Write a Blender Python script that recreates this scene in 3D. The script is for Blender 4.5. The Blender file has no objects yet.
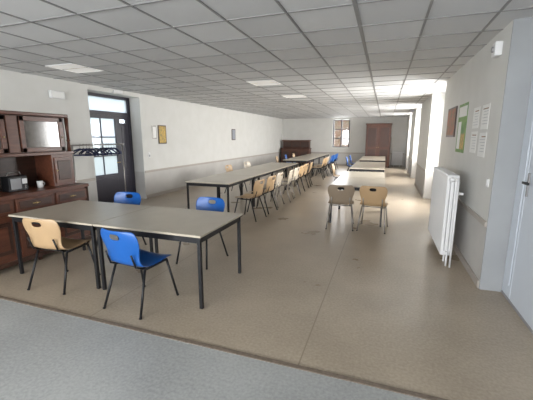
import bpy, bmesh, math, random
from mathutils import Vector, Matrix
random.seed(4)
S=bpy.context.scene
COL=S.collection
S.view_settings.view_transform='Standard'
H=2.75; XL=-6.05; XR=1.08; YF=20.0; YB=-3.5

# ---------------- materials ----------------
def mat(name,col,rough=0.5,metal=0.0,noise=None,nscale=20,bump=0.0,bscale=200,spec=0.5,stretch=None):
    m=bpy.data.materials.new(name); m.use_nodes=True
    nt=m.node_tree; b=nt.nodes['Principled BSDF']
    b.inputs['Roughness'].default_value=rough; b.inputs['Metallic'].default_value=metal
    b.inputs['Specular IOR Level'].default_value=spec
    b.inputs['Base Color'].default_value=(*col,1)
    tc=nt.nodes.new('ShaderNodeTexCoord')
    src=tc.outputs['Object']
    if stretch:
        mp=nt.nodes.new('ShaderNodeMapping'); mp.inputs['Scale'].default_value=stretch
        nt.links.new(src,mp.inputs['Vector']); src=mp.outputs['Vector']
    if noise:
        n=nt.nodes.new('ShaderNodeTexNoise'); n.inputs['Scale'].default_value=nscale; n.inputs['Detail'].default_value=5
        nt.links.new(src,n.inputs['Vector'])
        r=nt.nodes.new('ShaderNodeValToRGB')
        r.color_ramp.elements[0].position=0.3; r.color_ramp.elements[1].position=0.7
        r.color_ramp.elements[0].color=(*noise,1); r.color_ramp.elements[1].color=(*col,1)
        nt.links.new(n.outputs['Fac'],r.inputs['Fac']); nt.links.new(r.outputs['Color'],b.inputs['Base Color'])
    if bump>0:
        n2=nt.nodes.new('ShaderNodeTexNoise'); n2.inputs['Scale'].default_value=bscale
        nt.links.new(src,n2.inputs['Vector'])
        bp=nt.nodes.new('ShaderNodeBump'); bp.inputs['Strength'].default_value=bump; bp.inputs['Distance'].default_value=0.01
        nt.links.new(n2.outputs['Fac'],bp.inputs['Height']); nt.links.new(bp.outputs['Normal'],b.inputs['Normal'])
    return m
def emit(name,col,s):
    m=bpy.data.materials.new(name); m.use_nodes=True
    b=m.node_tree.nodes['Principled BSDF']; b.inputs['Base Color'].default_value=(*col,1)
    b.inputs['Emission Color'].default_value=(*col,1); b.inputs['Emission Strength'].default_value=s
    return m
def glassmat(name,tint=(1,1,1),fac=0.1,frost=0.0):
    m=bpy.data.materials.new(name); m.use_nodes=True; nt=m.node_tree; nt.nodes.clear()
    o=nt.nodes.new('ShaderNodeOutputMaterial'); t=nt.nodes.new('ShaderNodeBsdfTransparent'); t.inputs[0].default_value=(*tint,1)
    g=nt.nodes.new('ShaderNodeBsdfGlossy'); g.inputs['Roughness'].default_value=0.05
    mx=nt.nodes.new('ShaderNodeMixShader'); mx.inputs[0].default_value=fac
    nt.links.new(t.outputs[0],mx.inputs[1]); nt.links.new(g.outputs[0],mx.inputs[2])
    last=mx
    if frost>0:
        tr=nt.nodes.new('ShaderNodeBsdfTranslucent'); m2=nt.nodes.new('ShaderNodeMixShader'); m2.inputs[0].default_value=frost
        nt.links.new(mx.outputs[0],m2.inputs[1]); nt.links.new(tr.outputs[0],m2.inputs[2]); last=m2
    nt.links.new(last.outputs[0],o.inputs[0]); return m

M={}
M['wall']=mat('wall_paint_cream',(0.67,0.665,0.64),0.75,noise=(0.63,0.625,0.595),nscale=3,bump=0.15,bscale=120)
M['walldado']=mat('wall_dado_paint',(0.56,0.545,0.52),0.7,noise=(0.51,0.495,0.475),nscale=3,bump=0.15,bscale=120)
M['greywall']=mat('wall_paint_grey',(0.34,0.35,0.36),0.7,noise=(0.30,0.31,0.32),nscale=2)
M['rail']=mat('rail_paint',(0.42,0.38,0.34),0.5)
M['white']=mat('white_enamel',(0.76,0.76,0.76),0.35)
M['doorwhite']=mat('cupboard_white',(0.62,0.67,0.74),0.35)
M['black']=mat('black_steel',(0.015,0.015,0.017),0.4,metal=0.3)
M['chrome']=mat('grey_steel',(0.35,0.33,0.31),0.35,metal=0.8)
M['blue']=mat('blue_plastic',(0.01,0.10,0.38),0.35)
M['tan']=mat('tan_plastic',(0.46,0.31,0.17),0.4)
M['cream']=mat('cream_plastic',(0.56,0.49,0.39),0.4)
M['taupe']=mat('taupe_plastic',(0.27,0.21,0.15),0.4)
M['tabletop']=mat('table_laminate',(0.48,0.425,0.34),0.28,noise=(0.44,0.39,0.31),nscale=6)
M['wood']=mat('reddish_brown_wood',(0.14,0.047,0.025),0.35,noise=(0.075,0.024,0.013),nscale=5,stretch=(6,1,6))
M['wooddark']=mat('dark_wood',(0.06,0.024,0.014),0.4,noise=(0.035,0.014,0.008),nscale=5,stretch=(6,1,6))
M['woodfar']=mat('mahogany_wood',(0.10,0.036,0.02),0.4,noise=(0.06,0.02,0.011),nscale=4,stretch=(8,8,1))
M['brass']=mat('aged_brass',(0.45,0.33,0.15),0.35,metal=0.9)
M['doordark']=mat('dark_door_paint',(0.03,0.027,0.042),0.4)
M['glass']=glassmat('window_glass')
M['frost']=glassmat('frosted_glass',tint=(.75,.8,.85),fac=0.06,frost=0.5)
M['cabglass']=mat('cabinet_glass_dark',(0.13,0.115,0.10),0.12,noise=(0.07,0.06,0.05),nscale=9)
M['hang']=mat('navy_plastic',(0.015,0.022,0.075),0.4)
M['paper']=mat('paper_white',(0.82,0.82,0.80),0.7)
M['green']=mat('print_green',(0.22,0.36,0.10),0.6,noise=(0.10,0.22,0.06),nscale=9)
M['yellow']=mat('print_yellow',(0.70,0.45,0.10),0.6,noise=(0.25,0.22,0.10),nscale=25)
M['red']=mat('print_red',(0.45,0.12,0.06),0.6,noise=(0.12,0.14,0.08),nscale=12)
M['ink']=mat('print_grey',(0.30,0.32,0.36),0.6)
M['threshold']=mat('threshold_strip',(0.22,0.17,0.13),0.6,noise=(0.14,0.11,0.08),nscale=30)
M['grass']=mat('outdoor_ground',(0.25,0.28,0.18),0.9,noise=(0.18,0.2,0.12),nscale=2)
M['brick']=mat('outdoor_brick',(0.35,0.14,0.09),0.9,noise=(0.22,0.2,0.12),nscale=3)
M['panel']=emit('light_diffuser',(1,0.98,0.94),0.22)
M['grey']=mat('grey_plastic',(0.30,0.30,0.31),0.5)
M['grid']=mat('ceiling_grid_shaded',(0.26,0.26,0.26),0.5)  # T-bar grey, darkened to carry the soft shadow along the grid lines

def ceil_mat():
    m=mat('ceiling_tile',(0.6,0.6,0.6),0.85); nt=m.node_tree; b=nt.nodes['Principled BSDF']
    tc=nt.nodes.new('ShaderNodeTexCoord'); 
    sn=nt.nodes.new('ShaderNodeVectorMath'); sn.operation='SNAP'; sn.inputs[1].default_value=(0.6,0.6,10)
    ad=nt.nodes.new('ShaderNodeVectorMath'); ad.operation='ADD'; ad.inputs[1].default_value=(0.31+6,0.5+12,0.5)
    nt.links.new(tc.outputs['Object'],ad.inputs[0]); nt.links.new(ad.outputs[0],sn.inputs[0])
    wn=nt.nodes.new('ShaderNodeTexWhiteNoise'); nt.links.new(sn.outputs[0],wn.inputs['Vector'])
    n=nt.nodes.new('ShaderNodeTexNoise'); n.inputs['Scale'].default_value=60; nt.links.new(tc.outputs['Object'],n.inputs['Vector'])
    mx=nt.nodes.new('ShaderNodeMath'); mx.operation='MULTIPLY_ADD'; mx.inputs[1].default_value=0.25
    nt.links.new(n.outputs['Fac'],mx.inputs[0]); nt.links.new(wn.outputs['Value'],mx.inputs[2])
    r=nt.nodes.new('ShaderNodeValToRGB'); r.color_ramp.elements[0].color=(0.58,0.585,0.59,1); r.color_ramp.elements[1].color=(0.67,0.675,0.68,1)
    nt.links.new(mx.outputs[0],r.inputs['Fac']); nt.links.new(r.outputs['Color'],b.inputs['Base Color'])
    return m
M['ceil']=ceil_mat()
def floor_mat(name,c1,c2,rough,seam=True):
    m=mat(name,c1,rough); nt=m.node_tree; b=nt.nodes['Principled BSDF']
    tc=nt.nodes.new('ShaderNodeTexCoord')
    n=nt.nodes.new('ShaderNodeTexNoise'); n.inputs['Scale'].default_value=45; n.inputs['Detail'].default_value=6
    n2=nt.nodes.new('ShaderNodeTexNoise'); n2.inputs['Scale'].default_value=1.3; n2.inputs['Detail'].default_value=5
    nt.links.new(tc.outputs['Object'],n.inputs['Vector']); nt.links.new(tc.outputs['Object'],n2.inputs['Vector'])
    a=nt.nodes.new('ShaderNodeMath'); a.operation='ADD'; nt.links.new(n.outputs['Fac'],a.inputs[0]); nt.links.new(n2.outputs['Fac'],a.inputs[1])
    r=nt.nodes.new('ShaderNodeValToRGB'); r.color_ramp.elements[0].position=0.38; r.color_ramp.elements[1].position=0.62
    h=nt.nodes.new('ShaderNodeMath'); h.operation='MULTIPLY'; h.inputs[1].default_value=0.5
    nt.links.new(a.outputs[0],h.inputs[0]); nt.links.new(h.outputs[0],r.inputs['Fac'])
    r.color_ramp.elements[0].color=(*c2,1); r.color_ramp.elements[1].color=(*c1,1)
    out=r.outputs['Color']
    if seam:
        sx=nt.nodes.new('ShaderNodeSeparateXYZ'); nt.links.new(tc.outputs['Object'],sx.inputs[0])
        p=nt.nodes.new('ShaderNodeMath'); p.operation='PINGPONG'; p.inputs[1].default_value=1.0
        q=nt.nodes.new('ShaderNodeMath'); q.operation='ADD'; q.inputs[1].default_value=0.5
        nt.links.new(sx.outputs['X'],q.inputs[0]); nt.links.new(q.outputs[0],p.inputs[0])
        l=nt.nodes.new('ShaderNodeMath'); l.operation='LESS_THAN'; l.inputs[1].default_value=0.005
        nt.links.new(p.outputs[0],l.inputs[0])
        mx=nt.nodes.new('ShaderNodeMix'); mx.data_type='RGBA'
        nt.links.new(l.outputs[0],mx.inputs['Factor']); nt.links.new(out,mx.inputs['A']); mx.inputs['B'].default_value=(c2[0]*.8,c2[1]*.78,c2[2]*.76,1)
        out=mx.outputs['Result']
    nt.links.new(out,b.inputs['Base Color'])
    rr=nt.nodes.new('ShaderNodeMapRange'); rr.inputs['To Min'].default_value=rough-0.06; rr.inputs['To Max'].default_value=rough+0.1
    nt.links.new(n2.outputs['Fac'],rr.inputs['Value']); nt.links.new(rr.outputs[0],b.inputs['Roughness'])
    return m
M['floor']=floor_mat('floor_beige_linoleum',(0.45,0.375,0.285),(0.33,0.27,0.20),0.28)
M['floorg']=floor_mat('floor_grey_linoleum',(0.42,0.425,0.41),(0.29,0.295,0.285),0.45,seam=False)

# ---------------- builder ----------------
class B:
    def __init__(s): s.bm=bmesh.new(); s.mats=[]
    def mi(s,k):
        if k not in s.mats: s.mats.append(k)
        return s.mats.index(k)
    def _tag(s,vs,k,smooth=False):
        i=s.mi(k); fs=set()
        for v in vs:
            for f in v.link_faces: fs.add(f)
        for f in fs: f.material_index=i; f.smooth=smooth
    def box(s,x0,x1,y0,y1,z0,z1,k,bev=0.0):
        x0,x1=sorted((x0,x1)); y0,y1=sorted((y0,y1)); z0,z1=sorted((z0,z1))
        mx=Matrix.Translation(((x0+x1)/2,(y0+y1)/2,(z0+z1)/2))@Matrix.Diagonal((x1-x0,y1-y0,z1-z0,1))
        r=bmesh.ops.create_cube(s.bm,size=1,matrix=mx); vs=r['verts']
        s._tag(vs,k)
        if bev>0:
            es=set(e for v in vs for e in v.link_edges)
            i=s.mi(k)
            rr=bmesh.ops.bevel(s.bm,geom=list(es),offset=bev,segments=2,affect='EDGES',profile=0.5)
            for f in rr['faces']: f.material_index=i
    def tube(s,p,q,r,k,seg=10,r2=None):
        p=Vector(p); q=Vector(q); d=q-p
        mx=Matrix.Translation((p+q)/2)@d.to_track_quat('Z','Y').to_matrix().to_4x4()
        g=bmesh.ops.create_cone(s.bm,cap_ends=True,segments=seg,radius1=r,radius2=r if r2 is None else r2,depth=d.length,matrix=mx)
        s._tag(g['verts'],k,True)
    def ball(s,p,r,k,sc=(1,1,1)):
        g=bmesh.ops.create_uvsphere(s.bm,u_segments=12,v_segments=8,radius=r,matrix=Matrix.Translation(p)@Matrix.Diagonal((*sc,1)))
        s._tag(g['verts'],k,True)
    def path(s,pts,r,k,seg=8):
        for a,b in zip(pts,pts[1:]): s.tube(a,b,r,k,seg)
        for a in pts[1:-1]: s.ball(a,r*1.0,k)
    def mesh(s,name):
        me=bpy.data.meshes.new(name); s.bm.to_mesh(me); s.bm.free()
        for k in s.mats: me.materials.append(M[k])
        return me
    def obj(s,name,loc=(0,0,0),rot=0):
        return place(s.mesh(name),name,loc,rot)
def place(me,name,loc=(0,0,0),rot=0):
    o=bpy.data.objects.new(name,me); o.location=loc; o.rotation_euler=(0,0,rot); COL.objects.link(o); return o

# ---------------- room shell ----------------
T=0.45
b=B(); b.box(XL-T,XR+2.5,2.09,YF+T,-0.1,0,'floor'); b.obj('floor')
b=B(); b.box(XL-T,XR+2.5,YB-T,2.09,-0.1,0,'floorg'); b.obj('floor_entrance')
b=B(); b.box(XL,1.27,2.07,2.11,0.0,0.006,'threshold'); b.obj('trim_threshold')
b=B(); b.box(XL-T,XR+2.5,YB-T,YF+T,H,H+0.15,'ceil'); b.obj('ceiling')
b=B()
x=-0.31-0.6*9
while x<XR+0.3:
    hw=.018 if abs(x+.31)<.01 else .011
    if x>XL: b.box(x-hw,x+hw,YB,YF if x<XR else 3.98,H-0.008,H-0.0005,'grid')
    x+=0.6
y=-0.5-0.6*4
while y<YF:
    b.box(XL,1.27 if y<3.98 else XR,y-0.011,y+0.011,H-0.0075,H-0.0005,'grid')
    y+=0.6
b.obj('trim_ceiling_grid')

def wallseg(b,x0,x1,y0,y1,z0=0,z1=H,k='wall'):
    b.box(x0,x1,y0,y1,z0,z1,k)
b=B()
def lw(y0,y1):
    wallseg(b,XL-T,XL,y0,y1,0,0.73,'walldado'); wallseg(b,XL-T,XL,y0,y1,0.73,H,'wall')
lw(YB,5.65); lw(7.25,YF); wallseg(b,XL-T,XL,5.65,7.25,2.65,H)
b.obj('wall_left')
b=B(); b.box(XL,XL+0.018,YB,5.62,0.70,0.76,'rail',0.004); b.box(XL,XL+0.018,7.28,YF,0.70,0.76,'rail',0.004); b.obj('trim_left_rail')
b=B(); b.box(XL,XL+0.015,YB,5.62,0,0.09,'rail'); b.box(XL,XL+0.015,7.28,YF,0,0.09,'rail'); b.obj('baseboard_left')
b=B()
def fw(x0,x1,z0,z1,k='wall'): b.box(x0,x1,YF,YF+T,z0,z1,k)
fw(XL-T,XR+T,0,0.73,'walldado'); fw(XL-T,XR+T,0.73,1.05); fw(XL-T,-2.95,1.05,H); fw(-1.97,XR+T,1.05,H); fw(-2.95,-1.97,2.66,H)
b.obj('wall_far')
b=B(); b.box(XL+.02,XR,YF-0.018,YF,0.70,0.76,'rail',0.004); b.obj('trim_far_rail')
b=B(); b.box(XL+.02,XR,YF-0.015,YF,0,0.09,'rail'); b.obj('baseboard_far')
NI=[(7.7,9.8),(12.6,14.6),(16.8,18.4)]
b=B(); c=B(); d=B(); ys=4.0
for (a,e) in NI+[(YF,None)]:
    b.box(XR,XR+T+.35,ys,a,0,0.73,'walldado'); b.box(XR,XR+T+.35,ys,a,0.73,H,'wall')
    c.box(XR-0.018,XR,ys+0.01,a-0.01,0.70,0.76,'rail',0.004); d.box(XR-0.015,XR,ys+.01,a-.01,0,0.09,'rail')
    if e is None: break
    x0=XR+0.42; x1=XR+T+.35
    b.box(x0,x1,a,e,0,0.85,'wall'); b.box(x0,x1,a,e,2.45,H,'wall'); b.box(x0,x1,a,a+.3,0.85,2.45,'wall'); b.box(x0,x1,e-.3,e,0.85,2.45,'wall')
    ys=e
b.obj('wall_right'); c.obj('trim_right_rail'); d.obj('baseboard_right')
for i,(a,e) in enumerate(NI):
    w=B(); x=XR+0.62; y0=a+.3; y1=e-.3
    for (p,q) in ((y0,y0+.06),(y1-.06,y1),((y0+y1)/2-.04,(y0+y1)/2+.04)): w.box(x-.03,x+.03,p,q,.85,2.45,'white',.004)
    for z in (.85,1.38,1.92,2.39): w.box(x-.028,x+.028,y0+.03,y1-.03,z,z+.055,'white')
    w.box(x-.004,x+.004,y0+.03,y1-.03,.88,2.42,'glass')
    w.obj('window_%d'%(i+1))
CX=1.285
b=B(); b.box(XR,XR+T+.35,3.985,4.0,0,H,'greywall'); b.box(CX-.005,1.9,YB,3.985,2.42,H,'greywall')
b.box(CX+.05,1.9,YB,3.985,0,2.42,'greywall')
b.obj('wall_right_entrance')
def cupdoor(n,y0,y1,handle=True):
    b=B(); X0=CX; b.box(X0,X0+.042,y0+.004,y1-.004,0.03,2.41,'doorwhite',.004)
    m=.09 if handle else .05
    b.box(X0-.006,X0,y0+m,y1-m,0.16,2.28,'doorwhite',.003)
    if handle:
        hy=y1-.055
        b.box(X0-.012,X0,hy-.02,hy+.02,1.10,1.32,'grey',.004)
        b.tube((X0-.045,hy,1.23),(X0-.01,hy,1.23),.009,'black'); b.box(X0-.055,X0-.037,hy-.12,hy+.01,1.22,1.242,'black',.005)
    b.obj('door_%d'%n)
b=B(); b.box(CX,1.335,YB,3.98,0,0.028,'grey'); b.obj('baseboard_cupboard')
cupdoor(3,3.74,3.98,False); cupdoor(4,2.90,3.74); cupdoor(5,2.06,2.90)
b=B()
b.box(XL-T,XR+2.5,YB-T,YB,0,0.7,'wall'); b.box(XL-T,XR+2.5,YB-T,YB,2.5,H,'wall')
b.box(XL-T,-5.2,YB-T,YB,.7,2.5,'wall'); b.box(-2.9,-2.3,YB-T,YB,.7,2.5,'wall'); b.box(0.3,XR+2.5,YB-T,YB,.7,2.5,'wall')
b.obj('wall_back')
for n,(x0,x1) in ((5,(-5.2,-2.9)),(6,(-2.3,0.3))):  # unseen windows, added to bring in light from behind the camera
    w=B(); y=YB-.25
    for p in (x0,(x0+x1)/2-.03,x1-.06): w.box(p,p+.06,y-.03,y+.03,.7,2.5,'white')
    for z in (.7,2.44): w.box(x0,x1,y-.028,y+.028,z,z+.06,'white')
    w.box(x0+.03,x1-.03,y-.004,y+.004,.73,2.47,'glass'); w.obj('window_%d'%n)
w=B(); y=YF+.18; x0,x1=-2.95,-1.97; xm=(x0+x1)/2
for p in (x0,xm-.035,x1-.07): w.box(p,p+.07,y-.03,y+.03,1.05,2.66,'doordark')
for z in (1.05,1.55,2.08,2.60): w.box(x0+.02,x1-.02,y-.027,y+.027,z,z+.05,'doordark')
w.box(x0+.03,x1-.03,y-.004,y+.004,1.08,2.63,'glass'); w.obj('window_4')
# left glazed door
d=B(); X=XL-.36
d.box(X-.05,X+.04,5.652,5.74,0,2.648,'doordark'); d.box(X-.05,X+.04,7.16,7.248,0,2.648,'doordark'); d.box(X-.05,X+.04,5.7,7.2,2.58,2.648,'doordark')
d.box(X-.05,X+.04,5.7,7.2,2.17,2.26,'doordark'); d.box(X-.006,X+.006,5.72,7.18,2.24,2.6,'frost')
for (y0,y1,zg) in ((5.74,6.78,.75),(6.78,7.16,2.0)):
    d.box(X-.025,X+.025,y0,y0+.08,0.02,2.17,'doordark'); d.box(X-.025,X+.025,y1-.08,y1,0.02,2.17,'doordark')
    d.box(X-.024,X+.024,y0+.05,y1-.05,0.02,zg,'doordark'); d.box(X-.024,X+.024,y0+.05,y1-.05,2.09,2.17,'doordark')
    d.box(X+.024,X+.034,y0+.12,y1-.12,0.15,.65,'doordark',.006)
    if zg<1:
        d.box(X-.005,X+.005,y0+.07,y1-.07,.74,2.1,'frost')
        for z in (1.2,1.65): d.box(X-.02,X+.02,y0+.07,y1-.07,z-.014,z+.014,'doordark')
        m=(y0+y1)/2; d.box(X-.019,X+.019,m-.012,m+.012,.74,2.1,'doordark')
    else:
        d.box(X+.024,X+.034,y0+.12,y1-.12,0.8,1.9,'doordark',.006)
d.tube((X+.02,6.74,1.02),(X+.07,6.74,1.02),.01,'brass'); d.tube((X+.07,6.74,1.02),(X+.07,6.62,1.02),.01,'brass')
d.obj('door_1')

# outdoor
b=B(); b.box(-60,60,-60,80,-.3,-.2,'grass'); b.obj('ground_outside')
b=B(); b.box(-9,4,30,31,-.2,3.2,'brick'); b.box(-9.3,4.3,29.7,31.3,3.2,3.4,'wooddark'); b.obj('neighbouring_brick_building')

PAN=((-2.41,6.7),(-2.41,9.1),(-4.81,4.3))
for (x,y) in PAN:
    b=B(); b.box(x-.286,x+.286,y-.286,y+.286,H-.006,H-.002,'panel'); b.box(x-.3,x+.3,y-.3,y-.286,H-.014,H-.001,'white'); b.box(x-.3,x+.3,y+.286,y+.3,H-.014,H-.001,'white')
    b.box(x-.3,x-.286,y-.3,y+.3,H-.014,H-.001,'white'); b.box(x+.286,x+.3,y-.3,y+.3,H-.014,H-.001,'white'); b.obj('ceiling_light_panel')

# ---------------- chair ----------------
def chair_mesh(name,shell,leg):
    prof=[(.235,.425,.20),(.22,.452,.225),(.12,.452,.235),(0,.442,.24),(-.11,.442,.24),(-.18,.458,.23),(-.215,.50,.21),(-.232,.56,.20),(-.248,.62,.215),(-.262,.675,.235),(-.278,.735,.24),(-.288,.785,.23),(-.295,.825,.19)]
    bm=bmesh.new(); rows=[]; N=9
    for i,(y,z,w) in enumerate(prof):
        row=[]; t=min(max((z-.46)/.12,0),1)
        for j in range(N):
            s=-1+2*j/(N-1)
            row.append(bm.verts.new((w*s,y+t*.05*s*s,z+(1-t)*.018*s*s)))
        rows.append(row)
    for i in range(len(prof)-1):
        for j in range(N-1):
            if i==10 and 3<=j<=N-5: continue
            bm.faces.new((rows[i][j],rows[i][j+1],rows[i+1][j+1],rows[i+1][j]))
    bmesh.ops.recalc_face_normals(bm,faces=bm.faces)
    me=bpy.data.meshes.new('tmp'); bm.to_mesh(me); bm.free()
    o=bpy.data.objects.new('tmp',me); COL.objects.link(o)
    m=o.modifiers.new('s','SOLIDIFY'); m.thickness=.009; m.offset=0
    m=o.modifiers.new('u','SUBSURF'); m.levels=1; m.render_levels=1
    dg=bpy.context.evaluated_depsgraph_get(); ev=bpy.data.meshes.new_from_object(o.evaluated_get(dg))
    bpy.data.objects.remove(o)
    b=B(); b.mi(shell); b.bm.from_mesh(ev)
    for f in b.bm.faces: f.smooth=True; f.material_index=0
    r=.0125
    for s in (-1,1):
        b.path([(s*.235,.255,.0),(s*.19,.165,.428),(s*.19,-.13,.425),(s*.235,-.27,0)],r,leg)
        b.ball((s*.235,.255,.010),.015,'black',(1,1,.7)); b.ball((s*.235,-.27,.010),.015,'black',(1,1,.7))
        b.path([(s*.17,-.13,.43),(s*.16,-.21,.47),(s*.16,-.253,.60)],.009,leg)
    b.tube((-.19,.12,.427),(.19,.12,.427),.010,leg); b.tube((-.19,-.10,.424),(.19,-.10,.424),.010,leg)
    return b.mesh(name)
CH={'blue':chair_mesh('blue_chair','blue','black'),'tan':chair_mesh('tan_chair','tan','black'),'cream':chair_mesh('cream_chair','cream','chrome'),'tanc':chair_mesh('tan_chair_steel','tan','chrome'),'taupe':chair_mesh('taupe_chair','taupe','chrome')}
def chair(kind,x,y,rotdeg): place(CH[kind],'plastic_chair',(x,y,0),math.radians(rotdeg))

# ---------------- table ----------------
def table_mesh(L,W,name):
    b=B(); h=.75
    b.box(-L/2,L/2,-W/2,W/2,h-.022,h,'tabletop',.003)
    b.box(-L/2+.004,L/2-.004,-W/2+.004,W/2-.004,h-.032,h-.0215,'black')
    i=.02; t=.034
    for sx in (-1,1):
        for sy in (-1,1):
            x=sx*(L/2-i-t/2); y=sy*(W/2-i-t/2)
            b.box(x-t/2,x+t/2,y-t/2,y+t/2,0.0,h-.03,'black',.003)
    for sy in (-1,1):
        y=sy*(W/2-i-t/2); b.box(-L/2+i,L/2-i,y-.012,y+.012,h-.085,h-.031,'black')
    for sx in (-1,1):
        x=sx*(L/2-i-t/2); b.box(x-.012,x+.012,-W/2+i,W/2-i,h-.084,h-.031,'black')
    return b.mesh(name)
TN=table_mesh(1.29,.98,'near_table'); TR=table_mesh(1.0,1.38,'row_table')
place(TN,'dining_table',(-2.20,3.05,0)); place(TN,'dining_table',(-3.50,3.05,0))
y=5.82+.69
for k in range(9):
    if k not in (4,): place(TR,'dining_table',(-3.35,y,0))
    y+=1.40
for y in (6.98,8.38,10.7,12.1,14.6,16.0): place(TR,'dining_table',(-.45,y,0))

chair('blue',-2.23,2.52,-5); chair('tan',-3.38,2.60,6)
chair('blue',-2.25,3.74,176); chair('blue',-3.62,3.72,186)
seq=['tan','tan','cream','cream','cream','tan','tan','tan','tan','tan','tan','tan','cream','blue','blue','blue','blue']
y=6.16
for i,k in enumerate(seq):
    if not (11.4<y<12.6): chair(k,-2.54+random.uniform(-.03,.06),y,90+random.uniform(-8,8))
    y+=.70
for y,k in ((9.0,'tan'),(10.4,'cream'),(13.8,'tan'),(15.2,'blue'),(16.6,'tan')): chair(k,-4.16,y,-90+random.uniform(-8,8))
chair('taupe',-.70,6.12,4); chair('tanc',-.12,6.16,-5)
for y,k in ((10.4,'tan'),(14.4,'blue'),(15.8,'blue')): chair(k,-1.24,y,-90)

# ---------------- old buffet ----------------
b=B(); X0=-4.32; XBk=-4.86; Y0,Y1=2.2,3.84
def PB(x0,x1,y0,y1,z0,z1,k='wood',bv=.004): b.box(x0,x1,y0,y1,z0,z1,k,bv)
PB(XBk,X0,Y0,Y1,.10,.90); PB(XBk-.01,X0+.03,Y0-.02,Y1+.02,.90,.945)
PB(XBk,X0+.015,Y0-.01,Y1+.01,.06,.12,'wooddark')
for yy in (Y0+.04,Y1-.04,(Y0+Y1)/2):
    for xx in (X0-.04,XBk+.05): b.tube((xx,yy,0),(xx,yy,.08),.022,'wooddark',12,.035)
w=(Y1-Y0)/3
for i in range(3):
    a=Y0+i*w+.02; e=Y0+(i+1)*w-.02
    PB(X0,X0+.018,a,e,.72,.88,'wood',.006); PB(X0+.018,X0+.026,a+.04,e-.04,.75,.85,'wooddark',.004)
    m=(a+e)/2; b.tube((X0+.03,m-.05,.80),(X0+.03,m+.05,.80),.007,'brass'); b.ball((X0+.03,m,.80),.014,'brass')
    PB(X0,X0+.018,a,e,.15,.69,'wood',.006)
    PB(X0+.012,X0+.026,a+.06,e-.06,.22,.62,'wooddark',.01)
    PB(X0+.022,X0+.034,a+.10,e-.10,.27,.57,'wood',.008)
    b.ball((X0+.032,e-.03,.48),.012,'brass')
for yy in (Y0+.01,Y1-.01): b.tube((X0+.01,yy,.12),(X0+.01,yy,.9),.02,'wooddark',12)
XU=-4.50
PB(XBk,XBk+.02,Y0+.03,Y1-.03,.945,1.95,'wooddark')
PB(XBk,XU,Y1-.38,Y1-.03,.945,1.40); PB(XU,XU+.016,Y1-.35,Y1-.06,.98,1.36,'wood',.006); PB(XU+.01,XU+.024,Y1-.31,Y1-.10,1.03,1.31,'wooddark',.008); b.ball((XU+.03,Y1-.33,1.17),.012,'brass')
PB(XBk,XU,Y0+.03,Y0+.38,.945,1.40); PB(XU,XU+.016,Y0+.06,Y0+.35,.98,1.36,'wood',.006)
PB(XBk,XU+.02,Y0+.02,Y1-.02,1.40,1.44,'wood')
PB(XBk,XU,Y0+.04,Y1-.12,1.44,1.93,'wooddark')
for (a,e) in ((Y0+.06,Y0+.68),(Y1-.78,Y1-.16)):
    PB(XU,XU+.022,a,a+.06,1.45,1.92); PB(XU,XU+.022,e-.06,e,1.45,1.92); PB(XU,XU+.022,a,e,1.45,1.51); PB(XU,XU+.022,a,e,1.86,1.92)
    b.box(XU,XU+.008,a+.05,e-.05,1.5,1.87,'cabglass'); b.ball((XU+.03,e-.03,1.65),.010,'brass')
PB(XU,XU+.015,Y0+.70,Y1-.80,1.45,1.92)
PB(XBk-.01,XU+.05,Y0+.0,Y1-.08,1.93,1.975,'wood',.008)
for yy in (Y1-.06,):
    b.tube((XU-.02,yy,1.44),(XU-.02,yy,1.60),.03,'wood',12,.018); b.tube((XU-.02,yy,1.60),(XU-.02,yy,1.93),.018,'wood',12,.03); b.ball((XU-.02,yy,1.60),.026,'wood')
b.obj('antique_buffet')
b=B(); b.box(-.07,.07,-.13,.13,0,.20,'black',.012); b.box(.068,.078,-.11,.03,.03,.17,'grey',.004); b.box(.068,.076,.045,.115,.09,.16,'white',.003)
for z in (.03,.055): b.tube((.068,.08,z+.01),(.085,.08,z+.01),.01,'chrome')
b.path([(0,-.10,.2),(0,-.08,.245),(0,.08,.245),(0,.10,.2)],.006,'chrome'); b.obj('portable_radio',(-4.60,2.98,.9455),.1)
b=B(); b.tube((0,0,0),(0,0,.09),.035,'paper',16,.04); b.path([(0,.038,.02),(0,.065,.035),(0,.065,.06),(0,.038,.075)],.005,'paper'); b.obj('mug',(-4.60,3.32,.9455))

# ---------------- garment rack ----------------
b=B(); y0,y1=-.62,.62
for yy in (y0,y1):
    b.tube((0,yy,.06),(0,yy,1.5),.013,'chrome'); b.tube((-.22,yy,.07),(.22,yy,.07),.013,'chrome')
    for xx in (-.2,.2): b.ball((xx,yy,.03),.03,'black')
b.tube((0,y0-.05,1.5),(0,y1+.05,1.5),.013,'chrome'); b.tube((0,y0,.2),(0,y1,.2),.011,'chrome')
for i in range(13):
    yy=-.45+i*.07+random.uniform(-.012,.012); a=random.uniform(-.45,.45); dx=math.cos(a); dy=math.sin(a)
    P=lambda s,z:(s*dx,yy+s*dy,z)
    b.path([P(.02,1.515),P(0,1.522),P(-.02,1.505),P(-.005,1.485),P(0,1.46),P(0,1.43)],.004,'chrome',6)
    b.path([P(0,1.43),P(-.10,1.40),P(-.2,1.335),P(-.2,1.31),P(.2,1.31),P(.2,1.335),P(.10,1.40),P(0,1.43)],.013,'hang',8)
b.obj('garment_rack',(-5.4,5.2,0))

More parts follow.
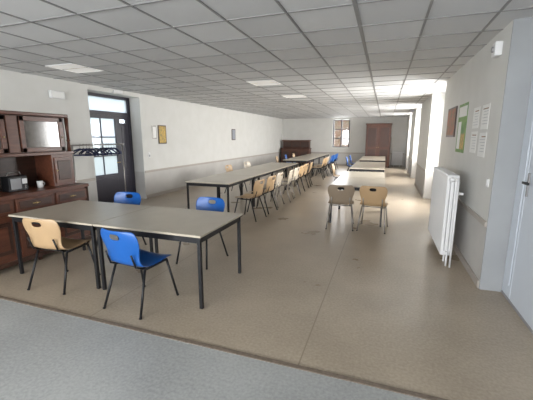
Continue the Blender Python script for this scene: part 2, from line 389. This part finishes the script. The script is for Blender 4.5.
# ---------------- radiators ----------------
def radiator(name,L,h,loc,rot,z0=.12,depth=.14):
    b=B(); n=int(L/.05)
    for i in range(n):
        y=-L/2+.025+i*.05
        for sx in (-1,0,1):
            b.box(sx*depth/3-.021,sx*depth/3+.021,y-.019,y+.019,z0+.03,z0+h-.03,'white',.012)
        for z in (z0+.035,z0+h-.035):
            b.box(-depth/2,depth/2,y-.024,y+.024,z-.035,z+.035,'white',.016)
    b.tube((.0,-L/2-.06,z0+.05),(.0,-L/2+.02,z0+.05),.016,'white'); b.tube((.0,-L/2-.06,z0+h-.05),(.0,-L/2+.02,z0+h-.05),.016,'white')
    b.tube((.0,-L/2-.06,0),(.0,-L/2-.06,z0+.05),.012,'white'); b.tube((.04,-L/2-.10,0),(.04,-L/2-.10,z0+h-.05),.012,'white')
    b.tube((0,-L/2-.06,z0+h-.05),(.04,-L/2-.10,z0+h-.05),.012,'white'); b.tube((0,-L/2-.06,z0+h-.05),(-.05,-L/2-.06,z0+h-.05),.025,'white')
    for yy in (-L/2+.125,L/2-.125):
        b.box(-.01,.01,yy-.01,yy+.01,0,z0+.02,'white'); b.box(depth/2-.01,depth/2+.08,yy-.012,yy+.012,z0+h*.75,z0+h*.75+.03,'white')
    return b.obj(name,loc,rot)
radiator('radiator',1.3,1.06,(.84,5.32,0),0)
radiator('radiator',.55,.75,(.68,YF-.16,0),math.pi/2)

# ---------------- far furniture ----------------
b=B(); x0,x1=-1.02,.28; y0=19.3; y1=19.9
b.box(x0,x1,y0,y1,.06,2.3,'woodfar',.01); b.box(x0-.03,x1+.03,y0-.03,y1,2.3,2.38,'woodfar',.015); b.box(x0-.02,x1+.02,y0-.02,y1,0,.08,'wooddark',.01)
xm=(x0+x1)/2
for (a,e) in ((x0+.03,xm-.01),(xm+.01,x1-.03)):
    b.box(a,e,y0-.02,y0,.12,2.25,'woodfar',.006)
    for (z0,z1) in ((.22,1.0),(1.12,2.15)): b.box(a+.09,e-.09,y0-.032,y0-.015,z0,z1,'wooddark',.01)
b.ball((xm-.05,y0-.04,1.1),.02,'brass'); b.ball((xm+.05,y0-.04,1.1),.02,'brass')
b.obj('wardrobe')
b=B(); x0,x1=-5.9,-4.2; y0,y1=19.3,19.95
b.box(x0,x1,y0,y1,.1,.95,'woodfar',.01); b.box(x0-.03,x1+.03,y0-.03,y1,.95,1.0,'woodfar',.01)
for i in range(3):
    a=x0+.03+i*.56; b.box(a,a+.52,y0-.02,y0,.15,.9,'woodfar',.006); b.box(a+.07,a+.45,y0-.03,y0-.015,.25,.8,'wooddark',.008)
b.box(x0+.05,x1-.05,y0+.25,y1,1.0,1.42,'woodfar',.01); b.box(x0,x1,y0+.2,y1,1.42,1.47,'wood',.01)
for i in range(3):
    a=x0+.09+i*.53; b.box(a,a+.48,y0+.235,y0+.255,1.05,1.38,'wooddark',.006)
for xx in (x0+.06,x1-.06):
    for yy in (y0+.06,y1-.06): b.box(xx-.04,xx+.04,yy-.04,yy+.04,0,.11,'wooddark')
b.obj('sideboard')

# ---------------- wall items ----------------
def frame_right(name,y,z,w,h,inner,frame='wooddark'):
    b=B(); b.box(XR-.02,XR-.001,y-w/2,y+w/2,z-h/2,z+h/2,frame,.004); b.box(XR-.023,XR-.018,y-w/2+.03,y+w/2-.03,z-h/2+.03,z+h/2-.03,inner)
    return b.obj(name)
frame_right('framed_picture',6.65,1.9,.75,.5,'red')
b=B(); b.box(XR-.004,XR-.001,5.5,6.1,1.42,2.14,'green'); b.box(XR-.006,XR-.004,5.54,6.06,1.95,2.1,'paper'); b.box(XR-.006,XR-.004,5.56,5.8,1.47,1.7,'yellow'); b.box(XR-.006,XR-.004,5.84,6.04,1.47,1.88,'paper'); b.obj('wall_poster')
for (y0,y1,z0,z1) in ((4.84,5.14,1.76,2.02),(4.42,4.72,1.74,2.02),(4.84,5.14,1.45,1.72),(4.42,4.72,1.42,1.70)):
    b=B(); b.box(XR-.004,XR-.001,y0,y1,z0,z1,'paper')
    z=z1-.04; first=True
    while z>z0+.04:
        b.box(XR-.005,XR-.004,y0+.03,y1-.03-random.random()*.08,z-(.012 if first else .004),z,'red' if first else 'ink'); z-=.035; first=False
    b.obj('paper_notice')
b=B(); b.box(XR-.07,XR-.001,4.22,4.34,2.48,2.62,'white',.01); b.tube((XR-.085,4.28,2.55),(XR-.068,4.28,2.55),.03,'grey'); b.obj('alarm_sounder')
b=B(); b.box(XR-.012,XR-.001,4.10,4.19,1.12,1.21,'white',.004); b.box(XR-.018,XR-.011,4.125,4.165,1.135,1.195,'white',.003); b.obj('light_switch')
b=B(); b.box(XL+.001,XL+.06,4.75,5.05,2.38,2.52,'white',.012); b.box(XL+.06,XL+.065,4.78,5.02,2.40,2.50,'paper'); b.obj('emergency_exit_light')
b=B(); b.box(XL+.001,XL+.06,6.35,6.62,2.66,2.73,'white',.008); b.obj('emergency_exit_light')
def frame_left(name,y,z,w,h,inner,frame):
    b=B(); b.box(XL+.001,XL+.02,y-w/2,y+w/2,z-h/2,z+h/2,frame,.004); b.box(XL+.018,XL+.023,y-w/2+.03,y+w/2-.03,z-h/2+.03,z+h/2-.03,inner); b.obj(name)
frame_left('framed_notice',7.75,1.78,.18,.36,'paper','chrome')
frame_left('framed_picture',8.1,1.72,.36,.52,'yellow','wooddark')
frame_left('framed_picture',12.9,1.75,.35,.45,'ink','wooddark')
b=B(); b.box(XL+.001,XL+.012,7.45,7.53,1.1,1.24,'white',.004); b.box(XL+.011,XL+.018,7.47,7.51,1.12,1.18,'grey',.002); b.obj('light_switch')

# ---------------- lights ----------------
def area(name,loc,rot,sx,sy,p,col=(1,1,1)):
    l=bpy.data.lights.new(name,'AREA'); l.shape='RECTANGLE'; l.size=sx; l.size_y=sy; l.energy=p; l.color=col
    o=bpy.data.objects.new(name,l); o.location=loc; o.rotation_euler=rot; COL.objects.link(o)
R=math.radians
for i,(a,e) in enumerate(NI):
    # daylight slanting down through the window
    area('daylight_right',(XR+1.0,(a+e)/2,1.75),(0,R(78),0),1.7,e-a-.4,(560,520,460)[i],(1,.99,.97))
area('back_fill',(-2.45,YB-.6,1.65),(R(84),0,0),5.6,1.9,950,(.96,.98,1))  # added fill lamp behind the camera, brightens sides that face it
area('daylight_far',(-2.46,YF+.6,1.9),(R(-90),0,0),1.0,1.6,80)
W=bpy.data.worlds.new('world'); S.world=W; W.use_nodes=True
bg=W.node_tree.nodes['Background']; bg.inputs[0].default_value=(.85,.92,1,1); bg.inputs[1].default_value=3

# ---------------- camera ----------------
cam=bpy.data.cameras.new('camera'); co=bpy.data.objects.new('camera',cam); COL.objects.link(co)
cam.lens=330/533*36; cam.sensor_width=36; cam.clip_start=.05; cam.clip_end=300
co.location=(0,0,1.65); co.rotation_euler=(R(90-10.8),0,R(19.5)); S.camera=co
